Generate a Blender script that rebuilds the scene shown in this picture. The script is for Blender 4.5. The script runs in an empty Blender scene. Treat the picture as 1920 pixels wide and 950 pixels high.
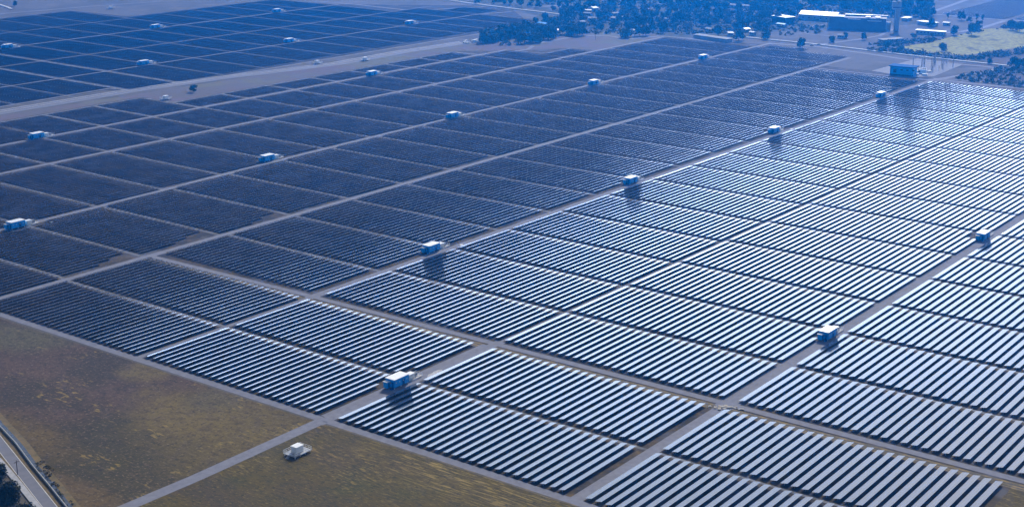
import bpy, math, random
import numpy as np
from mathutils import Matrix, Vector
rnd = random.Random(7)
RAD = math.radians
H = 200.0                                   # camera height in metres
scene = bpy.context.scene
col = scene.collection

# ------------------------------------------------------------------ camera
CR = np.array([0.59246986, -0.8055401, 0.00919801])      # image right
CD = np.array([-0.22080131, -0.17335731, -0.95978853])   # image down
CF = np.array([0.7747427, 0.56661484, -0.28057329])      # view direction
FPX = 2727.99
cd = bpy.data.cameras.new('camera')
cam = bpy.data.objects.new('camera', cd)
col.objects.link(cam)
m = Matrix.Identity(4)
for i in range(3):
    m[i][0] = CR[i]; m[i][1] = -CD[i]; m[i][2] = -CF[i]
m[2][3] = H
cam.matrix_world = m
cd.sensor_width = 36; cd.lens = FPX / 1920 * 36
cd.clip_start = 1; cd.clip_end = 20000
scene.camera = cam

# ------------------------------------------------------------------ light
SUN_AZ, SUN_EL = 22.0, 33.0                 # azimuth from +x towards +y
sl = bpy.data.lights.new('sun', 'SUN'); sl.energy = 4.2; sl.angle = RAD(0.5); sl.color = (1.0, 0.95, 0.88)
so = bpy.data.objects.new('sun', sl); col.objects.link(so)
sd = Vector((math.cos(RAD(SUN_AZ)) * math.cos(RAD(SUN_EL)), math.sin(RAD(SUN_AZ)) * math.cos(RAD(SUN_EL)), math.sin(RAD(SUN_EL))))
so.rotation_euler = sd.to_track_quat('Z', 'Y').to_euler()
so.location = (600, 400, 400)
w = bpy.data.worlds.new('World'); scene.world = w; w.use_nodes = True
nt = w.node_tree; nt.nodes.clear()
out = nt.nodes.new('ShaderNodeOutputWorld'); bg = nt.nodes.new('ShaderNodeBackground')
sky = nt.nodes.new('ShaderNodeTexSky'); sky.sky_type = 'NISHITA'; sky.sun_disc = False
sky.sun_elevation = RAD(SUN_EL); sky.sun_rotation = RAD(90 - SUN_AZ); sky.dust_density = 2.0; sky.air_density = 1.2
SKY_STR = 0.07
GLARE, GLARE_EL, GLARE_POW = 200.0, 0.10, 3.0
bg.inputs[1].default_value = SKY_STR
# bright cumulus banks low in the sky (what the glass of the panels mirrors)
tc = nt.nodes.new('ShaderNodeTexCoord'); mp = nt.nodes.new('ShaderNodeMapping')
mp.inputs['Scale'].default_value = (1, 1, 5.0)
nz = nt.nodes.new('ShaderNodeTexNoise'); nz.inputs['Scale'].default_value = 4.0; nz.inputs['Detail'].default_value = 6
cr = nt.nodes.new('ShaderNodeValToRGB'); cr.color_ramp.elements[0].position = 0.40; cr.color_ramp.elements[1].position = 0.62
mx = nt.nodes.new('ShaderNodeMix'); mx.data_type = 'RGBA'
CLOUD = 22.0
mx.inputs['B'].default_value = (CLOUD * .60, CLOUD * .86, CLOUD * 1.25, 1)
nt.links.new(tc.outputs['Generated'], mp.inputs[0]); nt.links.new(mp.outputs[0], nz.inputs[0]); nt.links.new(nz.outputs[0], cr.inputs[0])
nt.links.new(sky.outputs[0], mx.inputs['A'])
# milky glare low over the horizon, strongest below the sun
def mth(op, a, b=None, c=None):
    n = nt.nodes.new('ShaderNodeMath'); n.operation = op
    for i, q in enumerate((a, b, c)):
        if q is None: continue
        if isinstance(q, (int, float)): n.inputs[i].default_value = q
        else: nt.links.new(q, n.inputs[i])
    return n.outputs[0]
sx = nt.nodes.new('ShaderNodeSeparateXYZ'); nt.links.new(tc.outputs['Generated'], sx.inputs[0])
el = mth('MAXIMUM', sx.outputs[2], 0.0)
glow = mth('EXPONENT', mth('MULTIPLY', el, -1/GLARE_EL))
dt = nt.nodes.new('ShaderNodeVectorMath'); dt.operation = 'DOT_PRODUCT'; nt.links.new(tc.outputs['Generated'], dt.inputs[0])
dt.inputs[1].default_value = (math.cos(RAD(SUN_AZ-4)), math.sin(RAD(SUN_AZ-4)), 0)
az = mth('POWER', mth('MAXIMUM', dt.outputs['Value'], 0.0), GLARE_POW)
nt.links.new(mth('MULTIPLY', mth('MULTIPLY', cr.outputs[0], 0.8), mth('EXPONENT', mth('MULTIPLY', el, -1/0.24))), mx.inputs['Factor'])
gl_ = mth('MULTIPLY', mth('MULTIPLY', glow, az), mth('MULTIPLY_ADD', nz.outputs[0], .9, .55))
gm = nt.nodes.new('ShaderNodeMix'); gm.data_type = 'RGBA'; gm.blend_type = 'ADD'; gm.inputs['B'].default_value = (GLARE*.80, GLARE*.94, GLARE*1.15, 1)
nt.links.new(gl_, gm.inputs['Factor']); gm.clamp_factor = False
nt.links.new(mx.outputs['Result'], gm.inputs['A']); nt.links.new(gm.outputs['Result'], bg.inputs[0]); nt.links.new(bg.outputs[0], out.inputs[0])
vs = scene.view_settings
vs.view_transform = 'Standard'; vs.look = 'None'; vs.gamma = 1; vs.use_curve_mapping = False
vs.exposure = 0.0
cy = scene.cycles
cy.max_bounces = 5; cy.diffuse_bounces = 2; cy.glossy_bounces = 3; cy.transmission_bounces = 2; cy.volume_bounces = 0
cy.use_denoising = True
HAZE_D, HAZE_COL, HAZE_G = 0.00019, (0.004, 0.28, 1.0, 1), 0.7

# ------------------------------------------------------------------ helpers
def at(px, py, h=0.0):
    d = CR * (px - 960) / FPX + CD * (py - 475) / FPX + CF
    t = (h - H) / d[2]
    q = d * t
    return (float(q[0]), float(q[1]))
def px_of(x, y, z=0.0):
    q = np.array([x, y, z - H]); k = q @ CF
    return 960 + FPX * (q @ CR) / k, 475 + FPX * (q @ CD) / k, k
def tag(o, label=None, cat=None, group=None, kind=None):
    if label: o['label'] = label
    if cat: o['category'] = cat
    if group: o['group'] = group
    if kind: o['kind'] = kind
    return o
def empty(name, loc, rz=0.0):
    o = bpy.data.objects.new(name, None); col.objects.link(o)
    o.location = loc; o.rotation_euler = (0, 0, rz); o.empty_display_size = 0.5
    return o
def copy_tree(o, parent=None):
    c = o.copy(); col.objects.link(c); c.parent = parent
    for ch in o.children: copy_tree(ch, c)
    return c
class MB:
    def __init__(s): s.v = []; s.f = []; s.mi = []
    def add(s, vs_, fs_, mi=0):
        b = len(s.v); s.v += [tuple(p) for p in vs_]
        for f in fs_: s.f.append(tuple(b + i for i in f)); s.mi.append(mi)
        return s
    def box(s, x0, x1, y0, y1, z0, z1, mi=0):
        return s.add([(x0,y0,z0),(x1,y0,z0),(x1,y1,z0),(x0,y1,z0),(x0,y0,z1),(x1,y0,z1),(x1,y1,z1),(x0,y1,z1)],
                     [(0,3,2,1),(4,5,6,7),(0,1,5,4),(1,2,6,5),(2,3,7,6),(3,0,4,7)], mi)
    def poly(s, pts, z=0.0, mi=0):
        a = sum(pts[i][0]*pts[(i+1)%len(pts)][1]-pts[(i+1)%len(pts)][0]*pts[i][1] for i in range(len(pts)))
        p = list(pts) if a > 0 else list(pts)[::-1]
        return s.add([(q[0], q[1], z) for q in p], [tuple(range(len(p)))], mi)
    def prism(s, pts, z0, z1, mi=0):
        a = sum(pts[i][0]*pts[(i+1)%len(pts)][1]-pts[(i+1)%len(pts)][0]*pts[i][1] for i in range(len(pts)))
        p = list(pts) if a > 0 else list(pts)[::-1]; n = len(p)
        return s.add([(q[0],q[1],z0) for q in p]+[(q[0],q[1],z1) for q in p],
                     [tuple(range(n))[::-1], tuple(range(n,2*n))]+[(i,(i+1)%n,n+(i+1)%n,n+i) for i in range(n)], mi)
    def bar(s, a, b, r, n=6, r2=None, mi=0):
        a = Vector(a); b = Vector(b); d = (b-a).normalized(); r2 = r if r2 is None else r2
        u = d.orthogonal().normalized(); w_ = d.cross(u)
        vs_ = [a+(u*math.cos(2*math.pi*k/n)+w_*math.sin(2*math.pi*k/n))*r for k in range(n)]
        vs_ += [b+(u*math.cos(2*math.pi*k/n)+w_*math.sin(2*math.pi*k/n))*r2 for k in range(n)]
        return s.add(vs_, [(k,(k+1)%n,n+(k+1)%n,n+k) for k in range(n)]+[tuple(range(n))[::-1],tuple(range(n,2*n))], mi)
    def strip(s, pts, wd, z, mi=0, offs=0.0):
        L, R_ = [], []
        for i, p in enumerate(pts):
            a = pts[max(0,i-1)]; b = pts[min(len(pts)-1,i+1)]
            dx, dy = b[0]-a[0], b[1]-a[1]; l = math.hypot(dx,dy); nx, ny = -dy/l, dx/l
            ww = wd[i] if isinstance(wd,(list,tuple)) else wd
            L.append((p[0]+nx*(offs+ww/2), p[1]+ny*(offs+ww/2), z)); R_.append((p[0]+nx*(offs-ww/2), p[1]+ny*(offs-ww/2), z))
        n = len(pts)
        return s.add(R_+L, [(i,i+1,n+i+1,n+i) for i in range(n-1)], mi)
    def mesh(s, name, mats):
        me = bpy.data.meshes.new(name); me.from_pydata(s.v, [], s.f)
        for mt in (mats if isinstance(mats,(list,tuple)) else [mats]): me.materials.append(mt)
        me.polygons.foreach_set('material_index', s.mi); me.update()
        return me
    def build(s, name, mats, parent=None, loc=None):
        o = bpy.data.objects.new(name, s.mesh(name, mats)); col.objects.link(o)
        if parent: o.parent = parent
        if loc: o.location = loc
        return o
def bevel(o, wdt=0.03):
    b = o.modifiers.new('bevel', 'BEVEL'); b.width = wdt; b.segments = 2; b.limit_method = 'ANGLE'
    return o

# ------------------------------------------------------------------ materials
def mat(name, c, rough=0.8, metal=0.0, c2=None, scale=1.0, detail=4, lo=0.35, hi=0.65, bump=0.0, stretch=(1,1,1), spec=0.5, rot=0.0):
    mt = bpy.data.materials.new(name); mt.use_nodes = True; t = mt.node_tree; b = t.nodes['Principled BSDF']
    b.inputs['Base Color'].default_value = (*c, 1); b.inputs['Roughness'].default_value = rough; b.inputs['Metallic'].default_value = metal
    b.inputs['Specular IOR Level'].default_value = spec
    if c2 is not None:
        g = t.nodes.new('ShaderNodeNewGeometry'); mp_ = t.nodes.new('ShaderNodeMapping'); mp_.inputs['Scale'].default_value = stretch
        mp_.inputs['Rotation'].default_value = (0, 0, rot)
        n = t.nodes.new('ShaderNodeTexNoise'); n.inputs['Scale'].default_value = scale; n.inputs['Detail'].default_value = detail; n.inputs['Roughness'].default_value = .62
        r = t.nodes.new('ShaderNodeValToRGB'); r.color_ramp.elements[0].position = lo; r.color_ramp.elements[1].position = hi
        r.color_ramp.elements[0].color = (*c, 1); r.color_ramp.elements[1].color = (*c2, 1)
        t.links.new(g.outputs['Position'], mp_.inputs[0]); t.links.new(mp_.outputs[0], n.inputs[0]); t.links.new(n.outputs[0], r.inputs[0]); t.links.new(r.outputs[0], b.inputs['Base Color'])
        if bump:
            bp = t.nodes.new('ShaderNodeBump'); bp.inputs['Strength'].default_value = bump; bp.inputs['Distance'].default_value = 0.3
            t.links.new(n.outputs[0], bp.inputs['Height']); t.links.new(bp.outputs[0], b.inputs['Normal'])
    return mt
class Field:
    """layers of noise-masked colours in world space"""
    def __init__(s, name, base, rough=0.95):
        s.m = bpy.data.materials.new(name); s.m.use_nodes = True; s.t = s.m.node_tree; s.b = s.t.nodes['Principled BSDF']
        s.b.inputs['Roughness'].default_value = rough; s.b.inputs['Specular IOR Level'].default_value = 0.15
        s.g = s.t.nodes.new('ShaderNodeNewGeometry')
        c = s.t.nodes.new('ShaderNodeRGB'); c.outputs[0].default_value = (*base, 1); s.cur = c.outputs[0]; s.last = None
    def noise(s, scale, detail=5, stretch=(1,1,1), lo=.45, hi=.6, rot=0.0, offs=(0,0,0)):
        mp_ = s.t.nodes.new('ShaderNodeMapping'); mp_.inputs['Scale'].default_value = stretch; mp_.inputs['Rotation'].default_value = (0,0,rot); mp_.inputs['Location'].default_value = offs
        n = s.t.nodes.new('ShaderNodeTexNoise'); n.inputs['Scale'].default_value = scale; n.inputs['Detail'].default_value = detail; n.inputs['Roughness'].default_value = .6
        r = s.t.nodes.new('ShaderNodeMapRange'); r.inputs['From Min'].default_value = lo; r.inputs['From Max'].default_value = hi
        s.t.links.new(s.g.outputs['Position'], mp_.inputs[0]); s.t.links.new(mp_.outputs[0], n.inputs[0]); s.t.links.new(n.outputs[0], r.inputs[0])
        s.last = n.outputs[0]
        return r.outputs[0]
    def spot(s, x, y, r0, sx=1.0, sy=1.0, wob=.5, nscale=.05):
        """patch with a ragged edge centred on a place"""
        sep = s.t.nodes.new('ShaderNodeMapping'); sep.inputs['Location'].default_value = (-x*sx, -y*sy, 0); sep.inputs['Scale'].default_value = (sx, sy, 0)
        l = s.t.nodes.new('ShaderNodeVectorMath'); l.operation = 'LENGTH'
        n = s.t.nodes.new('ShaderNodeTexNoise'); n.inputs['Scale'].default_value = nscale; n.inputs['Detail'].default_value = 5
        a = s.t.nodes.new('ShaderNodeMath'); a.operation = 'MULTIPLY_ADD'; a.inputs[1].default_value = -2*wob*r0
        r = s.t.nodes.new('ShaderNodeMapRange'); r.inputs['From Min'].default_value = r0*(1-wob)*1.0; r.inputs['From Max'].default_value = r0*(.45-wob)
        s.t.links.new(s.g.outputs['Position'], sep.inputs[0]); s.t.links.new(sep.outputs[0], l.inputs[0]); s.t.links.new(s.g.outputs['Position'], n.inputs[0])
        s.t.links.new(n.outputs[0], a.inputs[0]); s.t.links.new(l.outputs['Value'], a.inputs[2]); s.t.links.new(a.outputs[0], r.inputs[0])
        return r.outputs[0]
    def mul(s, a, b):
        k = s.t.nodes.new('ShaderNodeMath'); k.operation = 'MULTIPLY'
        for i, q in enumerate((a, b)):
            if isinstance(q, float): k.inputs[i].default_value = q
            else: s.t.links.new(q, k.inputs[i])
        return k.outputs[0]
    def layer(s, c, fac):
        x = s.t.nodes.new('ShaderNodeMix'); x.data_type = 'RGBA'; x.inputs['B'].default_value = (*c, 1)
        if isinstance(fac, float): x.inputs['Factor'].default_value = fac
        else: s.t.links.new(fac, x.inputs['Factor'])
        s.t.links.new(s.cur, x.inputs['A']); s.cur = x.outputs['Result']; return s
    def done(s, bump=0.0):
        s.t.links.new(s.cur, s.b.inputs['Base Color'])
        if bump:
            bp = s.t.nodes.new('ShaderNodeBump'); bp.inputs['Strength'].default_value = bump; bp.inputs['Distance'].default_value = .25
            s.t.links.new(s.last, bp.inputs['Height']); s.t.links.new(bp.outputs[0], s.b.inputs['Normal'])
        return s.m
OCHRE = (.20, .135, .04); OLIVE = (.075, .060, .012); MAUVE = (.135, .105, .092); STRAW = (.34, .23, .085)
f = Field('dry_ground', (.14, .122, .10)); f.layer((.10,.09,.07), f.noise(.012, 6, lo=.42, hi=.6)).layer((.18,.15,.11), f.noise(.03, 6, lo=.5, hi=.7)).layer((.09,.085,.045), f.noise(.15, 5, lo=.55, hi=.75))
M_ground = f.done()
f = Field('array_ground', (.075, .056, .028)); f.layer((.15,.10,.035), f.noise(.25, 5, lo=.48, hi=.66)).layer((.04,.034,.022), f.noise(.08, 4, lo=.45, hi=.6)).layer((.11,.105,.11), f.noise(.05, 5, lo=.52, hi=.62, offs=(40,3,0)))  # base darkened in colour for grass shaded by the rows
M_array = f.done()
f = Field('far_array_shaded_ground', (.028,.026,.022)); f.layer((.05,.042,.03), f.noise(.08, 5, lo=.45, hi=.6)); M_array_shaded = f.done()  # darker copy of the array ground: shade under the rows put into the colour
# brown field, lower left
f = Field('brown_field', (.092, .056, .028))
f.layer((.125,.078,.046), f.noise(.05, 7, (1,.35,1), .45, .68, rot=.2)); f.layer((.058,.043,.018), f.noise(.022, 7, lo=.5, hi=.62))
f.layer((.050,.040,.012), f.spot(*at(170, 850), 42, wob=.55, nscale=.03)); f.layer(OLIVE, f.mul(f.spot(*at(430,860), 70, wob=.5, nscale=.03), .8))
f.layer((.19,.13,.025), f.mul(f.spot(*at(350,775), 30, sy=1.0, sx=1.5, wob=.6, nscale=.06), .9)); f.layer((.17,.12,.025), f.mul(f.spot(*at(470,800), 52, sx=1.3, wob=.6, nscale=.04), .8))
f.layer((.18,.13,.03), f.mul(f.spot(*at(278,694), 14, wob=.5, nscale=.08), .8)); f.layer((.12,.095,.035), f.mul(f.spot(*at(400,750), 14, wob=.5, nscale=.08), .8))
f.layer((.14,.092,.02), f.mul(f.spot(*at(30,812), 20, sx=1.4, sy=.5, wob=.4, nscale=.06), .9)); f.layer((.14,.090,.025), f.mul(f.spot(*at(125,920), 16, sx=1.6, sy=.45, wob=.4, nscale=.06), .95))
f.layer((.105,.095,.035), f.mul(f.spot(*at(15,630), 22, wob=.5, nscale=.06), .7)); f.layer((.105,.095,.035), f.mul(f.spot(*at(75,633), 22, wob=.5, nscale=.06), .7))
f.layer((.15,.11,.075), f.mul(f.noise(.9, 4, (1,.18,1), .6, .75, rot=.15), .6)); f.layer((.26,.18,.06), f.mul(f.noise(.8, 3, (1,.25,1), .62, .72), f.noise(.035, 3, lo=.6, hi=.68, offs=(9,9,0))))
f.layer((.040,.027,.012), f.mul(f.noise(.35, 7, (1,.6,1), lo=.45, hi=.7), .6)); f.layer((.19,.135,.09), f.mul(f.noise(2.2, 3, lo=.55, hi=.75), .5)); f.layer((.17,.12,.075), f.mul(f.noise(.6, 6, (1,.25,1), lo=.55, hi=.75, rot=.3), .6)); f.layer((.05,.045,.03), f.mul(f.noise(1.6, 4, lo=.5, hi=.8), .55))
f.layer((.22,.165,.10), f.mul(f.noise(1.1, 5, (1,.6,1), lo=.55, hi=.68), .75)); f.layer((.030,.024,.010), f.mul(f.noise(.8, 6, (.8,1,1), lo=.54, hi=.66, offs=(5,7,0)), .7)); f.layer((.27,.19,.045), f.mul(f.noise(.7, 4, (1,.3,1), .55, .64), f.noise(.045, 3, lo=.56, hi=.62, offs=(19,2,0))))
M_brown = f.done(.6)
# mown olive field, bottom middle
f = Field('mown_field', (.110, .078, .010))
f.layer((.080,.070,.012), f.noise(.03, 6, lo=.5, hi=.62)); f.layer((.15,.105,.020), f.noise(.04, 6, lo=.54, hi=.7, offs=(30,50,0)))
f.layer((.085,.060,.035), f.mul(f.noise(.02, 5, (1,.5,1), .5, .62, offs=(3,80,0)), .7))
f.layer((.34,.24,.07), f.mul(f.noise(1.2, 4, (1,.08,1), .50, .60), f.spot(*at(905,905), 46, sx=2.4, sy=.85, wob=.55, nscale=.05)))
f.layer((.27,.19,.05), f.mul(f.noise(1.2, 4, (1,.2,1), .52, .62), f.mul(f.noise(.035, 4, lo=.53, hi=.62, offs=(11,0,0)), .9)))
f.layer((.26,.17,.05), f.mul(f.noise(.7, 4, (1,.3,1), .52, .64), f.spot(*at(612,850), 12, wob=.5, nscale=.1))); f.layer((.26,.17,.05), f.mul(f.noise(.7, 4, (1,.3,1), .5, .62), f.spot(*at(615,800), 8, sx=.6, wob=.5, nscale=.1)))
f.layer((.055,.045,.018), f.mul(f.noise(1.3, 5, (1,.2,1), .46, .66), .6)); f.layer((.26,.20,.08), f.mul(f.noise(2.4, 3, lo=.56, hi=.75), .4)); f.layer((.06,.05,.022), f.mul(f.noise(.25, 7, (1,.4,1), .48, .7), .7))
f.layer((.030,.026,.008), f.mul(f.noise(.9, 6, (1,.5,1), lo=.54, hi=.66, offs=(5,7,0)), .65)); f.layer((.22,.165,.04), f.mul(f.noise(1.3, 5, (1,.4,1), lo=.56, hi=.68, offs=(2,7,0)), .7))
M_mown = f.done(.6)
f = Field('pale_strip', (.145,.125,.115)); f.layer((.165,.12,.13), f.noise(.02, 5, lo=.45, hi=.6)).layer((.17,.16,.07), f.mul(f.noise(.012, 4, lo=.5, hi=.6, offs=(0,9,0)), .7)).layer((.12,.10,.07), f.noise(.2, 5, lo=.55, hi=.75))
M_pale = f.done()
f = Field('cane', (.40,.38,.07)); f.layer((.10,.11,.05), f.noise(.045, 8, (1,1,1), .53, .64)).layer((.22,.20,.08), f.noise(.22, 7, lo=.46, hi=.62))
M_cane = f.done(.6)
f = Field('scrub_soil', (.115,.085,.07)); f.layer((.06,.058,.035), f.noise(.03, 6, lo=.45, hi=.6)).layer((.19,.13,.11), f.noise(.05, 5, lo=.6, hi=.7))
M_scrub = f.done(.5)
f = Field('forest_floor', (.07,.07,.04)); f.layer((.18,.14,.11), f.noise(.02, 6, lo=.55, hi=.65)).layer((.035,.045,.02), f.noise(.05, 5, lo=.5, hi=.6))
M_floor = f.done()
M_road = mat('gravel_road', (.155,.155,.185), .9, c2=(.21,.21,.245), scale=.35, detail=6, bump=.0)
M_asph = mat('asphalt', (.135,.135,.16), .85, c2=(.17,.17,.195), scale=.25, detail=6)
M_conc = mat('concrete', (.55,.53,.50), .85, c2=(.70,.68,.65), scale=.4, detail=5)
M_track = mat('gap_track', (.08,.072,.055), .95, c2=(.22,.22,.24), scale=.18, detail=5)
M_verge = mat('verge', (.10,.08,.035), .95, c2=(.30,.20,.05), scale=.22, detail=5, lo=.42, hi=.68)
M_ditch = mat('ditch', (.035,.03,.02), .9, c2=(.10,.075,.035), scale=.5)
M_water = mat('ditch_water', (.03,.04,.05), .15, c2=(.08,.08,.08), scale=.3)
M_white = mat('white_paint', (.80,.80,.79), .5, c2=(.70,.70,.69), scale=1.5, lo=.4, hi=.8)
M_roofw = mat('white_roof', (.86,.86,.85), .45, c2=(.80,.80,.79), scale=1.0, lo=.4, hi=.8)
M_blue = mat('blue_paint', (.008,.36,.90), .45, c2=(.01,.40,.92), scale=1.2)
M_blued = mat('dark_blue_paint', (.01,.12,.38), .9, spec=.1)  # darker blue for trim, steps, some doors and the switchgear roof
M_dark = mat('dark_opening', (.02,.025,.03), .5)
M_steel = mat('galvanised', (.36,.37,.39), .5, .4, c2=(.28,.29,.31), scale=2)
M_post = mat('post_steel', (.30,.31,.32), .5, .5)
M_under = mat('panel_back', (.03,.04,.055), .6)
M_frame = mat('dark_frame', (.07,.08,.10), .5)
M_bark = mat('bark', (.12,.085,.06), .9, c2=(.07,.05,.035), scale=3)
M_leafs = [mat('foliage_'+n, c, .8, c2=c2, scale=.5, detail=3, spec=.2) for n, c, c2 in
           (('dark', (.045,.07,.022), (.09,.125,.04)), ('mid', (.07,.11,.035), (.13,.165,.06)), ('dusty', (.10,.105,.05), (.17,.16,.08)), ('golden', (.20,.15,.03), (.33,.25,.06)), ('deep', (.018,.026,.010), (.04,.05,.018)))]  # last tone has the darkness of backlit crowns put into the leaf colour
def panel_mat():
    mt = bpy.data.materials.new('panel_glass'); mt.use_nodes = True; t = mt.node_tree; b = t.nodes['Principled BSDF']
    uv = t.nodes.new('ShaderNodeUVMap'); sp = t.nodes.new('ShaderNodeSeparateXYZ'); t.links.new(uv.outputs[0], sp.inputs[0])
    def line(src, period, wdt, off=0.0):
        a = t.nodes.new('ShaderNodeMath'); a.operation = 'ADD'; a.inputs[1].default_value = off; t.links.new(src, a.inputs[0])
        p = t.nodes.new('ShaderNodeMath'); p.operation = 'PINGPONG'; p.inputs[1].default_value = period/2; t.links.new(a.outputs[0], p.inputs[0])
        l = t.nodes.new('ShaderNodeMath'); l.operation = 'LESS_THAN'; l.inputs[1].default_value = wdt/2; t.links.new(p.outputs[0], l.inputs[0]); return l.outputs[0]
    a = line(sp.outputs[0], 1.1, .03); c = line(sp.outputs[1], 1.24, .06)
    mxm = t.nodes.new('ShaderNodeMath'); mxm.operation = 'MAXIMUM'; t.links.new(a, mxm.inputs[0]); t.links.new(c, mxm.inputs[1])
    # module-to-module tone
    wn = t.nodes.new('ShaderNodeTexWhiteNoise'); wn.noise_dimensions = '2D'
    fl = t.nodes.new('ShaderNodeVectorMath'); fl.operation = 'FLOOR'; dv = t.nodes.new('ShaderNodeVectorMath'); dv.operation = 'DIVIDE'; dv.inputs[1].default_value = (1.1,1.24,1)
    t.links.new(uv.outputs[0], dv.inputs[0]); t.links.new(dv.outputs[0], fl.inputs[0]); t.links.new(fl.outputs[0], wn.inputs['Vector'])
    base = t.nodes.new('ShaderNodeMix'); base.data_type = 'RGBA'; base.inputs['A'].default_value = (.010,.020,.045,1); base.inputs['B'].default_value = (.014,.026,.056,1)
    t.links.new(wn.outputs['Value'], base.inputs['Factor'])
    fx = t.nodes.new('ShaderNodeMix'); fx.data_type = 'RGBA'; fx.inputs['B'].default_value = (.45,.47,.50,1)
    fm = t.nodes.new('ShaderNodeMath'); fm.operation = 'MULTIPLY'; fm.inputs[1].default_value = .45; t.links.new(mxm.outputs[0], fm.inputs[0])
    t.links.new(base.outputs['Result'], fx.inputs['A']); t.links.new(fm.outputs[0], fx.inputs['Factor'])
    t.links.new(fx.outputs['Result'], b.inputs['Base Color'])
    b.inputs['Roughness'].default_value = .10; b.inputs['IOR'].default_value = 1.75
    return mt
M_panel = panel_mat()

# ------------------------------------------------------------------ ground sheets
def struct(mb, name, mt): return tag(mb.build(name, mt), kind='structure')
struct(MB().poly([(-300,-1200),(4200,-1200),(4200,3400),(-300,3400)], 0), 'ground', M_ground)
U = lambda a: a*H
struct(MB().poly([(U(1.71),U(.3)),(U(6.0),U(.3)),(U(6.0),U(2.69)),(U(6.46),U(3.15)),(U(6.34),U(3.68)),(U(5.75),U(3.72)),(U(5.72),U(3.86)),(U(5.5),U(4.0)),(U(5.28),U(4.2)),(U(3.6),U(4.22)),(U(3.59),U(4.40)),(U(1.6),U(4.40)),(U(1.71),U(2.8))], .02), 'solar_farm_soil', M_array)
struct(MB().poly([(U(3.66),U(4.53)),(U(6.3),U(4.49)),(U(6.9),U(5.1)),(U(6.3),U(5.9)),(U(6.2),U(6.36)),(U(5.16),U(6.34)),(U(5.12),U(6.79)),(U(3.3),U(6.79)),(U(2.6),U(5.6)),(U(2.6),U(4.62)),(U(3.6),U(4.62))], .02), 'far_solar_farm_soil', M_array_shaded)
struct(MB().poly([(U(1.705),U(1.675)),(U(1.705),U(2.9)),(U(1.3),U(2.9)),(U(1.36),U(2.2)),(U(1.0),U(1.2)),(U(1.0),U(1.11)),at(243,942)], .02), 'brown_field', M_brown)
struct(MB().poly([at(243,955),at(600,794),(U(1.705),U(1.635)),(U(1.705),U(.3)),(U(.8),U(.3)),(U(.8),U(1.1))], .02), 'mown_field', M_mown)
struct(MB().poly([(U(1.745),U(.607)),(U(2.19),U(.607)),(U(2.19),U(.2)),(U(1.745),U(.2))], .03), 'corner_field', M_mown)
struct(MB().poly([(U(2.9),U(4.40)),(U(3.59),U(4.40)),(U(3.62),U(4.23)),(U(5.3),U(4.22)),(U(5.5),U(4.02)),(U(5.75),U(3.87)),(U(5.77),U(3.73)),(U(6.32),U(3.7)),(U(6.5),U(3.9)),(U(6.0),U(4.3)),(U(5.55),U(4.34)),(U(2.9),U(4.50))], .04), 'pale_strip', M_pale)
# yellow-green cane field and scrub on the right
struct(MB().poly([at(1676,90),at(1748,79),at(1812,62),at(1850,54),at(1905,54),at(1960,50),at(1960,84),at(1860,96),at(1815,104),at(1770,102),at(1720,98)], .03), 'cane_field', M_cane)
struct(MB().poly([at(1790,128),at(1830,108),at(1940,86),at(1990,100),at(1990,182),at(1740,148),at(1865,127),at(1890,124)], .03), 'scrub_land', M_scrub)
struct(MB().poly([at(900,66),at(1010,30),at(900,8),at(700,-14),at(1300,-40),at(1700,-20),at(1750,20),at(1735,45),at(1420,62),at(1440,75),at(1330,70),at(1180,74),at(1090,68),at(1000,80),at(930,88)], .03), 'forest_floor', M_floor)

# low range of hills beyond the plain, mirrored by the glass of the rows
hb = MB(); NA, NR = 150, 9; hr = random.Random(11); ph = [hr.uniform(0, 6.28) for _ in range(6)]
for i in range(NA):
    a = RAD(-12+i*100/(NA-1)); hgt = 62+16*math.sin(a*6+ph[0])+14*math.sin(a*13+ph[1])+8*math.sin(a*29+ph[2])+5*math.sin(a*61+ph[3])
    for j in range(NR):
        t_ = j/(NR-1); q = 2480+780*t_; hb.v.append((520+q*math.cos(a), 330+q*.86*math.sin(a), max(0, min(195, hgt))*math.sin(math.pi*t_)**1.3*(1+.06*math.sin(a*90+j*2))-.5))
for i in range(NA-1):
    for j in range(NR-1): hb.f.append((i*NR+j, i*NR+j+1, (i+1)*NR+j+1, (i+1)*NR+j)); hb.mi.append(0)
f = Field('hill_wood', (.05,.065,.03)); f.layer((.09,.09,.05), f.noise(.01, 6, lo=.45, hi=.6)); M_hill = f.done()
struct(hb, 'hills', M_hill)

# ------------------------------------------------------------------ roads
V_ROADS = {'H':1.1305,'A':1.6595,'C':2.165,'B':2.695,'D':3.195,'F':3.712,'E':4.055}
def wob(u, amp, k): return amp*math.sin(u*2.1+k)+.5*amp*math.sin(u*5.3+2*k)
def road_v(key, u): 
    v = V_ROADS[key]
    if key == 'D': v += .026*math.exp(-((u-4.3)/1.6)**2) - .026*math.exp(-((u-2.2)/.7)**2) * .9 - .006
    return v
rd = MB()
def uroad(key, u0, u1, wd, mb=rd, z=.05):
    n = int((u1-u0)/.1)+2
    n = int((u1-u0)/.018)+2; wr = random.Random(ord(key))
    pts = [(U(u0+(u1-u0)*i/(n-1)), U(road_v(key, u0+(u1-u0)*i/(n-1)))) for i in range(n)]
    mb.strip(pts, [wd+wr.gauss(0,.22) for _ in pts], z)
rd.strip([(U(1.71),U(1.1345)),(U(2.205),U(1.1345))], 4.6, .051); uroad('H', 2.2, 6.0, 6.2)
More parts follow.
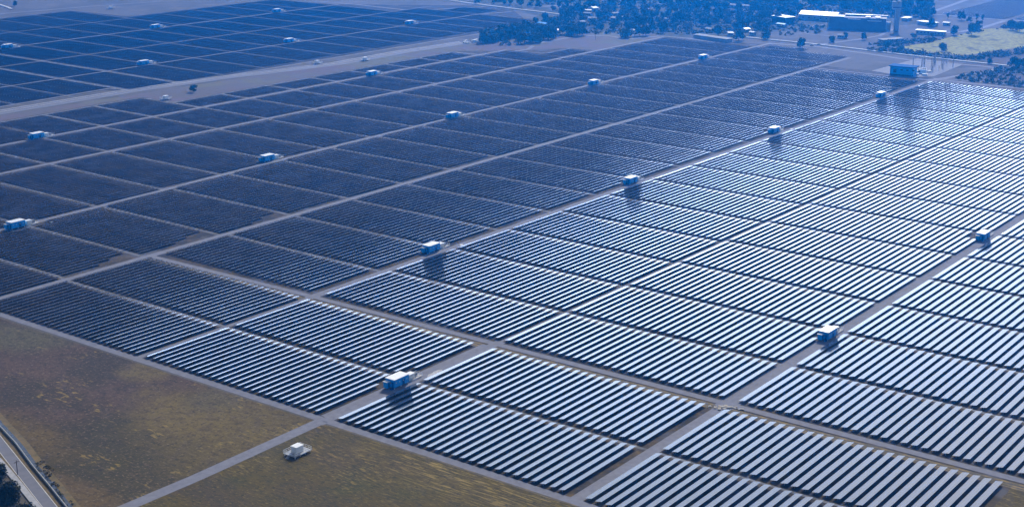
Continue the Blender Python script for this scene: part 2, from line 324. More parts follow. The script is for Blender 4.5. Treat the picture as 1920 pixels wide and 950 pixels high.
uroad('A', 1.70, 2.235, 4.6); rd.strip([(U(1.73),U(1.675)),(U(2.2),U(1.675))], 2.2, .048); rd.strip([(U(2.2),U(1.1475)),(U(5.9),U(1.1475))], 2.0, .048); uroad('A', 2.235, 5.9, 1.4)
uroad('C', 1.71, 2.2, 2.6); uroad('C', 2.2, 5.95, 4.6)
uroad('B', 1.6, 6.3, 4.4); uroad('D', 1.6, 6.5, 4.4); uroad('F', 1.6, 6.35, 4.2); uroad('E', 2.4, 5.49, 4.2)
# entry road across the fields, diagonal road, outer road
A0 = at(604, 788)
rd.strip([at(150,986), at(243,948), at(368.5,894.8), A0, (U(1.72),U(1.6595))], 5.0, .0605)
gpts = [(U(2.219),U(.2)),(U(2.219),U(1.13)),(U(2.217),U(1.66)),(U(2.214),U(2.165)),(U(2.203),U(2.69))]
rd.strip(gpts, 3.6, .055)
rd.strip([(U(1.7185),U(.45)),(U(1.7185),U(1.62)),(U(1.7205),U(2.8)),(U(1.70),U(4.4))], 3.7, .058)
rd.strip([(U(5.905),U(3.0)),(U(5.93),U(2.165)),(U(5.98),U(1.66)),(U(6.02),U(1.0))], 3.0, .053)
struct(rd, 'access_road', M_road)
def blob(px, py, rx, ry, rz, seed, n=22):
    rr = random.Random(seed); x0, y0 = at(px, py); c, s = math.cos(rz), math.sin(rz); P = []
    for k in range(n):
        a = 2*math.pi*k/n; q = rr.uniform(.7,1.15); dx, dy = rx*q*math.cos(a), ry*q*math.sin(a); P.append((x0+dx*c-dy*s, y0+dx*s+dy*c))
    return P
struct(MB().poly(blob(817,699,4.2,1.5,0,5), .075).poly(blob(806,705,2.0,.8,.3,6), .079), 'pale_gravel', mat('pale_gravel', (.55,.54,.52), .8, c2=(.30,.29,.29), scale=.9, detail=6))
vg = MB()
vg.strip([(x-5.2, y) for x, y in gpts], 4.6, .035)
vg.strip([(U(1.7095),U(.45)),(U(1.7095),U(1.62))], .8, .045)
struct(vg, 'grass_verge', M_verge)
struct(MB().strip([(x-4.6, y) for x, y in gpts], .9, .045).strip([(x-6.4, y) for x, y in gpts], .5, .045), 'ditch', M_ditch)

# ------------------------------------------------------------------ blocks of panel rows
PITCH, DEP, LOWH, TILT = .0181*H, .0122*H, .7, RAD(11.0)
HIGHH = LOWH + DEP*math.tan(TILT)
G = .010
STRIPS = [ # key, v_low, v_high, list of (u0,u1)
 ('L', .20, 1.1225, None), ('M', None, None, None)]
def cuts(lst, gap=G): 
    return [(lst[i]+gap, lst[i+1]-gap) for i in range(len(lst)-1)]
near = [(1.7305,1.945),(1.965,2.183)]
uL = near+[(2.236,2.453)]+cuts([2.464,2.705,2.94,3.18,3.413,3.66,3.895,4.13,4.37,4.61,4.84,5.06,5.29,5.5,5.72,5.93])
uN = near+[(2.236,2.453)]+cuts([2.463,2.70,2.93,3.165,3.40,3.64,3.875,4.11,4.34,4.58,4.81,5.04,5.25,5.46,5.68,5.89])
uO = [(1.7305,1.945),(1.965,2.185),(2.236,2.440)]+cuts([2.45,2.69,2.914,3.149,3.386,3.62,3.855,4.09,4.313,4.561,4.79,5.032,5.232,5.44,5.66,5.87])
uP = cuts([1.72,1.963,2.19,2.437,2.69,2.92,3.15,3.38,3.61,3.84,4.07,4.30,4.54,4.76,4.971,5.202,5.423,5.65,5.881,6.105,6.33])
uQ = cuts([1.95,2.19,2.43,2.67,2.90,3.14,3.36,3.59,3.818,4.045,4.292,4.512,4.733,4.96,5.182,5.393,5.603,5.83,6.08,6.34])
uR = cuts([2.43,2.67,2.90,3.14,3.365,3.60,3.84,4.079,4.309,4.554,4.798,5.048,5.264,5.48])
SB = [ # key, u-blocks, low road (near), high road (far) or numbers
 ('L', uL, None, 'H'), ('M', uL, 'H', 'A'), ('N', uN, 'A', 'C'), ('O', uO, 'C', 'B'), ('P', uP, 'B', 'D'), ('Q', uQ, 'D', 'F'), ('R', uR, 'F', 'E')]
rows = []   # (strip, block, index, x0, x1, vlow(y of low/far edge))
STATIONS = [(753,724),(1560,634.5),(1850,449),(815,472),(1188,344),(1456,249),(1656,182),(35,428),(506,302),(853,221),(1117,159),(1322,111),(73,260),(701,142),
            (17,91),(294,53.5),(522,23.5),(272.5,122),(545,80),(771,46)]
KIOSKS = [(558,850),(311,187),(595,120),(684.5,114),(208,17)]
st_pos = [at(*q) for q in STATIONS]
def add_block(key, bi, u0, u1, vtop, vbot, ucut=None):
    n = int((vtop-vbot-.0122)/.0181+1e-6)+1
    for i in range(n):
        yl = U(vtop)-i*PITCH
        segs = [(U(u0), U(u1))]
        if ucut: segs = ucut(i, n, segs)
        for sx, sy in st_pos:                       # leave room round the stations
            if sy-1.6 < yl-DEP/2+1.9 and sy+6.6 > yl-DEP/2-1.9+.6:
                ns = []
                for a, b in segs:
                    l, r = sx-5.9, sx+15.5
                    if r < a or l > b: ns.append((a, b)); continue
                    if l-a > 4: ns.append((a, l))
                    if b-r > 4: ns.append((r, b))
                segs = ns
        for a, b in segs: rows.append((key, bi, i, a+.55, b+.55, yl+.38))
def notch(i, n, segs):
    out_ = []
    for a, b in segs:
        L = b-a
        if i == n-1: out_.append((a, a+L*.52))
        elif i == n-2: out_.append((a, a+L*.74))
        else: out_.append((a, b))
    return out_
for key, ub, lo, hi in SB:
    for bi, (u0, u1) in enumerate(ub):
        uc = (u0+u1)/2
        vt = road_v(hi, uc)-(.0175 if hi in 'HA' else .0185)
        vb = (road_v(lo, uc)+.0125) if lo else (.608 if uc < 2.2 else (.45 if uc < 3 else .8))
        if key == 'L' and uc > 3.95: continue
        if hi == 'H': vt = 1.1225-.0015
        if hi == 'A': vt = 1.642 if uc < 2.2 else 1.6515
        if lo == 'A' and uc > 2.2: vb = 1.6665
        if hi == 'C' and uc < 2.2: vt = road_v(hi,uc)-.012
        if hi == 'C' and uc > 2.2: vt = 2.1495
        if lo == 'C' and uc < 2.2: vb = road_v(lo,uc)+.003
        add_block(key, bi, u0, u1, vt, vb, notch if (key == 'P' and bi in (1,2,3)) else None)
for bi, (u0, u1, vt) in enumerate([(2.7,2.92,4.375),(2.94,3.14,4.375),(3.16,3.36,4.375),(3.38,3.58,4.375),(3.61,3.83,4.203),(3.85,4.08,4.203),(4.10,4.325,4.203),(4.345,4.56,4.203),(4.58,4.79,4.203),(4.81,5.02,4.203),(5.04,5.255,4.203)]):
    add_block('S', bi, u0, u1, vt, 4.067)
add_block('T', 0, 5.49, 5.70, 3.842, 3.725)
add_block('P', 20, 6.34, 6.42, 3.15, 2.95)
# far upper-left farm
FR = [4.54, 4.985, 5.42, 5.88, 6.30, 6.79]
fg = [2.75,2.98,3.21,3.44,3.67,3.91,4.155,4.39,4.63,4.87,5.11,5.35,5.58,5.81,6.03,6.26,6.48,6.70]
for k in range(5):
    for bi in range(len(fg)-1):
        u0, u1 = fg[bi]+.011, fg[bi+1]-.011; uc = (u0+u1)/2
        vlo, vhi = FR[k]+.012, FR[k+1]-.012
        if k == 0 and uc < 3.67: vlo = 4.64
        if k == 4 and uc > 5.13: continue
        if k == 3 and uc > 6.2: continue
        if k == 3 and uc > 5.1: vhi = 6.33
        if k == 2 and uc > 6.3: continue
        if k == 1 and uc > 6.4: vhi = 5.25
        if k == 0 and uc > 6.5: continue
        add_block('Z'+str(k), bi, u0, u1, vhi, vlo)
# far upper-right farm
for bi, u0 in enumerate((8.20,8.43,8.66,8.89,9.12,9.35)):
    add_block('Y', bi, u0, u0+.21, 2.97-.0*bi, 2.60)
    add_block('X', bi, u0+.05, u0+.26, 2.57, 2.1)
print('rows', len(rows))
# projected size inside the frame
def vis_area(r):
    key, bi, i, a, b, yl = r
    n = 12; tot = 0
    P = []
    for k in range(n+1):
        x = a+(b-a)*k/n
        p1 = px_of(x, yl, LOWH); p2 = px_of(x, yl-DEP, HIGHH); P.append((p1, p2))
    for k in range(n):
        (a1, a2), (b1, b2) = P[k], P[k+1]
        cx = (a1[0]+b2[0])/2; cyy = (a1[1]+b2[1])/2
        if 0 <= cx <= 1920 and 0 <= cyy <= 950:
            q = [a1, b1, b2, a2]
            tot += abs(sum(q[j][0]*q[(j+1)%4][1]-q[(j+1)%4][0]*q[j][1] for j in range(4)))/2
    return tot
def in_view(r):
    key, bi, i, a, b, yl = r
    return any(-60 <= px_of(x, yl-DEP/2, LOWH)[0] <= 1980 and -40 <= px_of(x, yl-DEP/2, LOWH)[1] <= 1010 for x in (a, (a+b)/2, b))
rows = [r for r in rows if in_view(r)]
areas = sorted(((vis_area(r), j) for j, r in enumerate(rows)), reverse=True)
big = set(j for _, j in areas[:300])
print('rows in view', len(rows), 'smallest individual', areas[299][0])

def slab(mb_v, mb_f, uvs, x0, x1, ya, za, yb, zb, t=.05):
    """tilted slab from low far edge (ya,za) to high near edge (yb,zb)"""
    b = len(mb_v)
    mb_v += [(x0,yb,zb),(x1,yb,zb),(x1,ya,za),(x0,ya,za),(x0,yb,zb-t),(x1,yb,zb-t),(x1,ya,za-t),(x0,ya,za-t)]
    fs_ = [(0,1,2,3),(7,6,5,4),(4,5,1,0),(5,6,2,1),(6,7,3,2),(7,4,0,3)]
    mb_f += [tuple(b+q for q in f_) for f_ in fs_]
    L = x1-x0
    uvs += [(0,0),(L,0),(L,2.48),(0,2.48)]+[(.5,.6)]*20
def panel_mesh(name, L):
    v_, f_, uv_ = [], [], []
    slab(v_, f_, uv_, -L/2, L/2, DEP/2, LOWH, -DEP/2, HIGHH)
    me = bpy.data.meshes.new(name); me.from_pydata(v_, [], f_)
    me.materials.append(M_panel); me.materials.append(M_under); me.materials.append(M_frame)
    for k, p in enumerate(me.polygons): p.material_index = 0 if k == 0 else (1 if k == 1 else 2)
    ul = me.uv_layers.new(name='UVMap')
    for k, q in enumerate(uv_): ul.data[k].uv = q
    me.update(); return me
def rail_mesh(L):
    mb = MB()
    for yy in (-DEP*.3, DEP*.3):
        z = LOWH+(DEP/2-yy)*math.tan(TILT)-.06
        mb.box(-L/2+.1, L/2-.1, yy-.04, yy+.04, z-.10, z)
    return mb.mesh('mounting_rail', M_post)
mb = MB(); mb.box(-.07,.07,-.07,.07,0,(LOWH+HIGHH)/2-.22)
mb.add([(-.05,-DEP*.36,HIGHH-.33),(.05,-DEP*.36,HIGHH-.33),(.05,DEP*.36,LOWH-.12),(-.05,DEP*.36,LOWH-.12),(-.05,-DEP*.36,HIGHH-.23),(.05,-DEP*.36,HIGHH-.23),(.05,DEP*.36,LOWH-.05),(-.05,DEP*.36,LOWH-.05)],
       [(0,3,2,1),(4,5,6,7),(0,1,5,4),(1,2,6,5),(2,3,7,6),(3,0,4,7)])
POST_ME = mb.mesh('support_post', M_post)
pm, rm = {}, {}
ORD = ['first','second','third','fourth','fifth','sixth','seventh','eighth','ninth','tenth','eleventh','twelfth','thirteenth','fourteenth','fifteenth','sixteenth','seventeenth','eighteenth','nineteenth','twentieth',
       '21st','22nd','23rd','24th','25th','26th','27th','28th','29th','30th','31st','32nd','33rd','34th','35th','36th','37th','38th','39th','40th']
BLOCK = {  # what tells each block of rows apart
 ('M',0):'block between mown field and nearest blue cabin',
 ('M',1):'block right of nearest cabin, below diagonal road',
 ('M',2):'block just above diagonal road, left of wide road',
 ('L',0):'block at bottom edge beside mown field',
 ('L',1):'bottom right block ending at brown corner field',
 ('L',2):'block above diagonal road at bottom right',
}
def block_phrase(key, bi):
    if (key, bi) in BLOCK: return BLOCK[(key, bi)]
    side = {'L':'right of wide right road','M':'left of wide right road','N':'left of nearest cabin','O':'two roads left of nearest cabin'}.get(key, 'far')
    if bi < 2: return '%s block above outer road, %s' % (('first','second')[bi], side)
    return '%s block above diagonal road, %s' % (ORD[bi-2], side)
seg_count = {}
for j in sorted(big):
    key, bi, i, a, b, yl = rows[j]
    L = round(b-a, 1)
    root = empty('solar_panel_row', ((a+b)/2, yl-DEP/2, 0))
    root.rotation_euler = (rnd.gauss(0, .0015), 0, 0)
    part = seg_count.get((key,bi,i), 0); seg_count[(key,bi,i)] = part+1
    split = sum(1 for r in rows if r[:3] == (key,bi,i)) > 1
    lab = '%s%s row from left, %s' % (ORD[i], (' lower' if part == 0 else ' upper') + ' piece of' if False else '', block_phrase(key, bi))
    if split: lab = '%s piece, %s row from left, %s' % (('Lower','Upper')[part], ORD[i], block_phrase(key, bi))
    tag(root, lab[0].upper()+lab[1:], 'solar panels', 'rows of solar panels')
    if L not in pm: pm[L] = panel_mesh('panel_table', L); rm[L] = rail_mesh(L)
    for nm, me in (('panel_table', pm[L]), ('mounting_rail', rm[L])):
        o = bpy.data.objects.new(nm, me); o.parent = root; col.objects.link(o)
    n = max(2, int(round(L/4.3))+1)
    for k in range(n):
        o = bpy.data.objects.new('support_post', POST_ME); o.parent = root; col.objects.link(o)
        o.location = (-L/2+.5+(L-1)*k/(n-1), 0, 0)
# the many further rows: one mesh
v_, f_, uv_, mi_ = [], [], [], []
for j, r in enumerate(rows):
    if j in big: continue
    key, bi, i, a, b, yl = r
    t = TILT+rnd.gauss(0, .0015); zc = (LOWH+HIGHH)/2; dz = DEP/2*math.tan(t)
    slab(v_, f_, uv_, a, b, yl, zc-dz, yl-DEP, zc+dz)
    mi_ += [0,1,2,2,2,2]
    n = max(2, int((b-a)/(5 if key in 'LMNOP' else 11))+1)
    for k in range(n):
        x = a+.5+(b-a-1)*k/(n-1); y = yl-DEP/2; bb = len(v_); s_ = .07
        v_ += [(x-s_,y-s_,0),(x+s_,y-s_,0),(x+s_,y+s_,0),(x-s_,y+s_,0),(x-s_,y-s_,zc-.06),(x+s_,y-s_,zc-.06),(x+s_,y+s_,zc-.06),(x-s_,y+s_,zc-.06)]
        f_ += [tuple(bb+q for q in w_) for w_ in ((0,1,5,4),(1,2,6,5),(2,3,7,6),(3,0,4,7))]
        uv_ += [(0,0)]*16; mi_ += [3]*4
me = bpy.data.meshes.new('far_solar_rows'); me.from_pydata(v_, [], f_)
for q in (M_panel, M_under, M_frame, M_post): me.materials.append(q)
me.polygons.foreach_set('material_index', mi_)
ul = me.uv_layers.new(name='UVMap'); ul.data.foreach_set('uv', [c_ for q in uv_ for c_ in q]); me.update()
o = bpy.data.objects.new('far_solar_rows', me); col.objects.link(o)
tag(o, 'thousands of further solar panel rows stretching away in blocks between the roads', 'solar panels', kind='stuff')
# pale tracks in the gaps between blocks
tk = MB()
for key, ub, lo, hi in SB:
    for bi in range(len(ub)-1):
        g0, g1 = ub[bi][1], ub[bi+1][0]
        if g1-g0 > .03: continue
        gc = (g0+g1)/2
        vt = road_v(hi, gc); vb = road_v(lo, gc) if lo else .45
        tk.strip([(U(gc), U(vb)), (U(gc), U(vt))], U(g1-g0)*(.35 if key in 'LMN' else .6), .04)
for k in range(5):
    for g in fg[1:-1]:
        if k == 4 and g > 5.12 or k == 3 and g > 6.2: continue
        tk.strip([(U(g),U(FR[k])),(U(g),U(FR[k+1]))], 7.0 if g in (3.67,3.91) else 1.1, .04)
for g in (3.15,3.37,3.595): tk.strip([(U(g),U(4.06)),(U(g),U(4.39))], 3.6, .04)
for g in (3.84,4.09,4.335,4.57,4.80,5.03,5.27): tk.strip([(U(g),U(4.06)),(U(g),U(4.21))], 3.6, .04)
tk.strip([(U(2.9),U(4.387)),(U(3.6),U(4.387)),(U(3.602),U(4.213)),(U(5.28),U(4.21))], 2.6, .043)
tk.strip([(U(5.28),U(4.21)),(U(5.30),U(4.0)),(U(5.49),U(4.0)),(U(5.51),U(3.85)),(U(5.72),U(3.848)),(U(5.76),U(3.70))], 2.4, .043)
tk.strip([(U(1.955),U(1.13)),(U(1.955),U(2.69))], 1.6, .046)
struct(tk, 'gap_track', M_track)
fr = MB()
for k, v in enumerate(FR[:5]):
    if k == 0: continue
    fr.strip([(U(2.6),U(v)),(U([0,6.45,6.6,6.3,5.2][k]),U(v))], 2.8 if k in (1,3) else 1.3, .055)
fr.strip([(U(3.1),U(4.63)),(U(3.64),U(4.64)),(U(3.70),U(4.52)),(U(6.25),U(4.485))], 3.2, .055)
fr.strip([at(600,3),at(660,8),at(760,19),at(800,19),at(920,12),at(960,17)], 5.0, .06)
fr.strip([at(868,30),at(960,22)], 3.4, .06)
fr.strip([at(-20,28),at(160,13),at(300,3),at(420,-4)], 5, .06)
struct(fr, 'farm_track', mat('farm_track', (.13,.12,.12), .95, c2=(.20,.19,.20), scale=.1, detail=5))

# ------------------------------------------------------------------ highway with canal beside the far farm
hw = MB(); hp = [at(-60,222),at(0,213),at(133,191),at(266,169),at(420,147),at(562,130),at(640,120),at(760,98),at(880,80)]
hw.strip(hp, 8.0, .07); hw.strip([(x-3.0, y+8.5) for x, y in hp], 4.0, .07)
struct(hw, 'highway', M_asph)
hc = MB(); 
for dy in (5.2, 11.0): hc.strip([(x-1.5, y+dy) for x, y in hp], .7, .09)
struct(hc, 'canal_edge', M_conc)
# ------------------------------------------------------------------ road and canal in the lower left corner
bl = MB(); RL = [at(-30,810),at(0,848),at(40,899),at(79,949),at(110,990)]; RR = [at(-30,778),at(0,816),at(54,883),at(107,949),at(140,990)]
n = len(RL)
bl.add([(*p,.05) for p in RL]+[(*p,.05) for p in RR], [(i,i+1,n+i+1,n+i) for i in range(n-1)])
o = struct(bl, 'asphalt_road', M_asph)
ed = MB(); ed.strip([(x,y) for x,y in RR], .22, .06); ed.strip(RL, .18, .06); struct(ed, 'painted_edge_line', M_conc)
WP = [at(-30,768),at(0,801),at(30,833),at(62,876),at(95,915),at(123,950),at(150,985)]
gv = MB(); gv.strip(RL, 5.5, .03, offs=0).strip(WP, 8, .028, offs=0); struct(gv, 'roadside_grass', mat('roadside_grass', (.10,.075,.025), .95, c2=(.19,.125,.03), scale=.3, detail=7))

def wallstrip(name, pts, wd, h, mt, label, cat):
    mb = MB()
    L, R_ = [], []
    for i, p in enumerate(pts):
        a = pts[max(0,i-1)]; b = pts[min(len(pts)-1,i+1)]; dx, dy = b[0]-a[0], b[1]-a[1]; l = math.hypot(dx,dy)
        L.append((p[0]-dy/l*wd/2, p[1]+dx/l*wd/2)); R_.append((p[0]+dy/l*wd/2, p[1]-dx/l*wd/2))
    n = len(pts)
    v = [(*q,0) for q in L]+[(*q,0) for q in R_]+[(*q,h) for q in L]+[(*q,h) for q in R_]
    fs_ = []
    for i in range(n-1):
        fs_ += [(2*n+i,3*n+i,3*n+i+1,2*n+i+1),(i,2*n+i,2*n+i+1,i+1),(n+i,n+i+1,3*n+i+1,3*n+i)]
    mb.add(v, fs_)
    return tag(mb.build(name, mt), label, cat)
wallstrip('canal_wall', WP, .32, .8, mat('old_concrete', (.40,.38,.35), .9, c2=(.28,.27,.25), scale=.8), 'long pale concrete canal wall beside the road in the lower left corner', 'wall')
WQ = [at(-30,840),at(0,861),at(36,903),at(73,949),at(100,985)]
wallstrip('drain_channel', [(x-.6,y-.1) for x,y in WQ], 2.0, .35, mat('drain_concrete', (.33,.33,.34), .9, c2=(.45,.44,.44), scale=.8), 'grey concrete drain along the left side of the corner road', 'drain')
struct(MB().strip([(x+1.2,y+.5) for x,y in WP], 1.8, .045), 'canal_water', M_water)

# ------------------------------------------------------------------ inverter stations
def make_station():
    # long side along x, front face (towards -y) at y=0
    root = empty('equipment_cabin', (0,0,0))
    L, W, Z0, Z1 = 8.2, 4.2, .55, 3.6
    o = MB().box(-L/2,L/2,0,W,Z0,Z1).build('wall', M_blue, root)
    o = MB().box(-L/2-.22,L/2+.22,-.22,W+.22,Z1+.01,Z1+.24).build('roof', M_roofw, root); bevel(o,.04)
    mb = MB()
    for x in (-L/2+.3, 0, L/2-.3):
        for y in (.3, W-.3): mb.box(x-.2,x+.2,y-.2,y+.2,0,Z0)
    mb.build('plinth', M_conc, root)
    for cx in (-2.9,-.95,1.15,3.1):
        d = MB().box(cx-.62,cx+.62,-.05,-.003,Z0+.12,2.75).build('door', M_blued if cx == 1.15 else M_blue, root)
        MB().box(cx+.4,cx+.46,-.11,-.052,1.55,1.8).build('handle', M_steel, d)
        lv = MB()
        for k in range(4): lv.box(cx-.4,cx+.1,-.09,-.052,2.1+k*.13,2.17+k*.13)
        lv.build('louvre', M_white, d)
    sm = MB()
    for x in (-L/2+.02,.2,L/2-.06): sm.box(x,x+.06,-.07,-.003,Z0,Z1)
    sm.build('corner_trim', M_blued, root)
    ax = MB().box(-L/2-1.7,-L/2-.003,W-2.1,W-.3,Z0-.1,2.75).build('annex', M_blue, root)
    MB().box(-L/2-1.85,-L/2-.003,W-2.25,W-.15,2.76,2.9).build('annex_roof', M_roofw, ax)
    MB().box(-L/2-.9,-L/2-.4,W-2.15,W-2.103,Z0+.1,2.2).build('vent', M_dark, ax)
    MB().box(-L/2-.05,-L/2-.003,.35,1.35,Z0+.05,2.65).build('side_door', M_blued, root)
    st = MB()
    for k in range(3): st.box(-L/2-1.25,-L/2-.01,.25-.0,1.45-k*.25,.0+.18*k,.18*(k+1))
    st.build('step', M_blued, root)
    # air conditioner
    ac = MB().box(-L/2-.34,-L/2-.003,1.55,1.85,2.0,2.6).build('cooling_unit', M_steel, root)
    return root
def make_xfmr():
    root = empty('transformer_box', (0,0,0))
    MB().box(-1.9,5.2,-.3,3.1,0,.3).build('base_slab', M_conc, root)
    b = MB().box(-1.6,1.5,.5,2.7,.3,2.25).build('housing', M_white, root)
    r = MB().box(-1.75,1.65,.35,2.85,2.26,2.40).build('roof', M_roofw, root); bevel(r,.04)
    MB().box(-1.2,-.35,.45,.497,.5,2.1).build('door', M_white, root); MB().box(-.2,.65,.45,.497,.5,2.1).build('door', M_white, root)
    fn = MB()
    for k in range(7): fn.box(2.2+k*.22,2.28+k*.22,.9,2.2,.35,1.7)
    fn.box(2.15,3.75,1.0,2.1,.5,1.6)
    fn.build('radiator', M_steel, root)
    for x in (2.5,2.95,3.4): MB().bar((x,1.5,1.65),(x,1.5,2.2),.09,6,.05).build('insulator', M_white, root)
    fe = MB(); xs = [-1.85,-.45,.95,2.35,3.75,5.15]
    for y in (-.25,2.85):
        for x in xs: fe.bar((x,y,.3),(x,y,1.5),.045)
        for z in (.95,1.5): fe.bar((-1.85,y,z),(5.15,y,z),.06)
    for z in (.95,1.5):
        for x in (-1.85,5.15): fe.bar((x,-.25,z),(x,2.85,z),.06)
    for x in (-1.85,5.15): fe.bar((x,1.3,.3),(x,1.3,1.5),.045)
    fe.build('railing', M_white, root)
    return root
STN_WHERE = ['beside the entry road, largest in view','on the wide right-hand road, lower of two there','at the right edge, upper one on the wide right-hand road',
 'second along the road above the diagonal road, mid picture','third cabin up the middle road, right of centre','fourth cabin up the middle road, upper right','last cabin up the middle road, nearest the substation',
 'at the far left edge, halfway up the picture','left of centre, first right of the left edge cabin','centre, second right of the left edge cabin','upper centre, third right of the left edge cabin','top right, last on its road below the village',
 'upper left, on the road nearest the highway','just below the highway, upper centre of the picture',
 'at the left edge of the far dark array','behind in the far dark array, uppermost on the left','at the very top of the far dark array','lowest one in the far dark array','middle of the far dark array, right half','right end of the far dark array near the trees']
sp, xp = make_station(), make_xfmr()
for k, ((x, y), wh) in enumerate(zip(st_pos, STN_WHERE)):
    s_ = sp if k == 0 else copy_tree(sp); t_ = xp if k == 0 else copy_tree(xp)
    s_.location = (x, y, 0); t_.location = (x+7.7, y+.9, 0)
    tag(s_, 'Blue cabin with white roof, '+wh, 'cabin', 'blue equipment cabins along the roads')
    tag(t_, 'White railed box: cabin '+wh, 'transformer', 'white transformer boxes beside the cabins')
def make_kiosk():
    root = empty('railed_hut', (0,0,0))
    mb = MB()
    for x in (-3.6,-1.2,1.2,3.6):
        for y in (-2.4,2.4): mb.bar((x,y,0),(x,y,.7),.12)
    mb.build('stilt', M_white, root)
    MB().box(-4,4,-2.7,2.7,.7,.85).build('deck', M_post, root)
    h = MB().box(-1.7,1.6,-1.2,1.3,.86,2.95).build('hut_wall', M_white, root)
    r = MB().box(-1.85,1.75,-1.35,1.45,2.96,3.12).build('hut_roof', M_roofw, root); bevel(r,.04)
    MB().box(-1.0,-.1,-1.26,-1.203,.95,2.7).build('door', M_white, root)
    fe = MB()
    for y in (-2.65,2.65):
        for k in range(7): fe.bar((-3.95+k*7.9/6,y,.85),(-3.95+k*7.9/6,y,2.0),.05)
        for z in (1.4,2.0): fe.bar((-3.95,y,z),(3.95,y,z),.06)
    for x in (-3.95,3.95):
        for k in range(1,4): fe.bar((x,-2.65+k*1.325,.85),(x,-2.65+k*1.325,2.0),.05)
        for z in (1.4,2.0): fe.bar((x,-2.65,z),(x,2.65,z),.06)
    fe.build('railing', M_white, root)
    s = MB()
    for k in range(4): s.box(-5.2+k*.3,-4.9+k*.3,-.6,.6,.0+.18*k,.10+.18*k)
    s.build('step', M_steel, root)
    return root
KW = ['standing in the mown field beside the entry road','beside the highway strip, left of the lone tree\'s foot','beyond the highway on the pale verge, left one','beyond the highway, right one near the road\'s far end','on bare ground above the far dark array, top left']
kp = make_kiosk()
for k, (q, wh) in enumerate(zip(KIOSKS, KW)):
    o = kp if k == 0 else copy_tree(kp)
    o.location = (*at(*q), 0); tag(o, 'White railed hut on stilts '+wh, 'hut', 'white railed huts')

# ------------------------------------------------------------------ substation
def quad(name, pts, z, mt, kind='structure'): return tag(MB().poly([at(*q) for q in pts], z).build(name, mt), kind=kind)
quad('substation_pad', [(1634,133),(1720,110),(1806,121),(1752,143),(1716,145),(1664,138)], .06, M_conc2 if False else mat('pad_gravel', (.26,.26,.27), .9, c2=(.18,.18,.20), scale=.3))
bx, by = at(1668,140); ex, ey = at(1712,144)
root = empty('switchgear_building', ((bx+ex)/2, (by+ey)/2, 0), math.atan2(ey-by, ex-bx))
Lb = math.hypot(ex-bx, ey-by)
MB().box(-Lb/2,Lb/2,0,11,0,7.2).build('wall', M_blue, root)
MB().box(-Lb/2-1.2,Lb/2+1.6,-1.2,12,7.21,8.0).build('roof', M_blued, root)
wx = MB().box(-Lb/2+3,-Lb/2+5.5,-.1,-.003,2.2,5.2).build('window', M_dark, root)
for k in range(4): MB().box(-Lb/2+9+k*5,-Lb/2+11+k*5,-.1,-.003,4.4,5.6).build('window', M_dark, root)
MB().box(-Lb/2,Lb/2,-.15,-.003,.0,1.0).build('skirting', M_dark, root)
tag(root, 'long blue flat-roofed switchgear building beside the substation gantries', 'building')
tr = empty('power_transformer', (*at(1730,138), 0), math.atan2(ey-by, ex-bx))
MB().box(-3,3,-1.5,1.5,.4,3.6).build('tank', M_white, tr); MB().box(-3.6,3.6,-2,2,0,.4).build('base_slab', M_conc, tr)
for x in (-2,0,2): MB().bar((x,0,3.6),(x,0,5.2),.25,8,.12).build('bushing', M_steel, tr)
MB().bar((-2.5,1.2,4.4),(2.5,1.2,4.4),.5,10).build('oil_drum', M_white, tr)
tag(tr, 'white power transformer right of the blue switchgear building', 'transformer')
def gantry(x, y, rz, label, wdt=10, hgt=11):
    root = empty('substation_gantry', (x, y, 0), rz)
    for sx in (-wdt/2, wdt/2):
        mb = MB()
        for dx, dy in ((-.4,-.4),(.4,-.4),(.4,.4),(-.4,.4)): mb.bar((sx+dx,dy,0),(sx+dx*.5,dy*.5,hgt),.09,4)
        for k in range(5):
            z0, z1 = k*hgt/5, (k+1)*hgt/5
            mb.bar((sx-.35,-.35,z0),(sx+.35,-.35,z1),.06,4); mb.bar((sx-.35,.35,z1),(sx+.35,.35,z0),.06,4)
        mb.build('column', M_steel, root)
    mb = MB()
    for dz in (0,.7): mb.bar((-wdt/2,0,hgt-dz),(wdt/2,0,hgt-dz),.12,4)
    for k in range(8): mb.bar((-wdt/2+k*wdt/8,0,hgt-.7*(k%2)),(-wdt/2+(k+1)*wdt/8,0,hgt-.7*((k+1)%2)),.06,4)
    mb.build('beam', M_steel, root)
    for k in (-1,0,1): MB().bar((k*wdt*.3,0,hgt-.7),(k*wdt*.3,0,hgt-2.2),.14,6).build('insulator', M_dark, root)
    tag(root, label, 'gantry', 'steel gantries of the substation')
gl = [(1722,128,'left rear'),(1738,131,'left front'),(1742,121,'middle rear'),(1757,128,'middle front'),(1764,119,'right rear'),(1776,125,'right front')]
for a, b, wh in gl: gantry(*at(a,b), math.atan2(ey-by,ex-bx), 'grey lattice gantry of the substation, %s of the six' % wh)
bp = None
for k, (a, b) in enumerate([(1716,135),(1722,138),(1728,132),(1733,127),(1748,134),(1752,124),(1767,130),(1771,121),(1746,138),(1760,134),(1729,120),(1751,118)]):
    if bp is None:
        bp = empty('busbar_post', (0,0,0)); MB().bar((0,0,0),(0,0,2.6),.16,6).build('pedestal', M_steel, bp); MB().bar((0,0,2.6),(0,0,5),.22,8,.12).build('insulator', M_dark, bp)
        o = bp
    else: o = copy_tree(bp)
    o.location = (*at(a,b), 0); tag(o, 'slim dark insulator post standing on the substation gravel', 'insulator post', 'insulator posts in the substation')
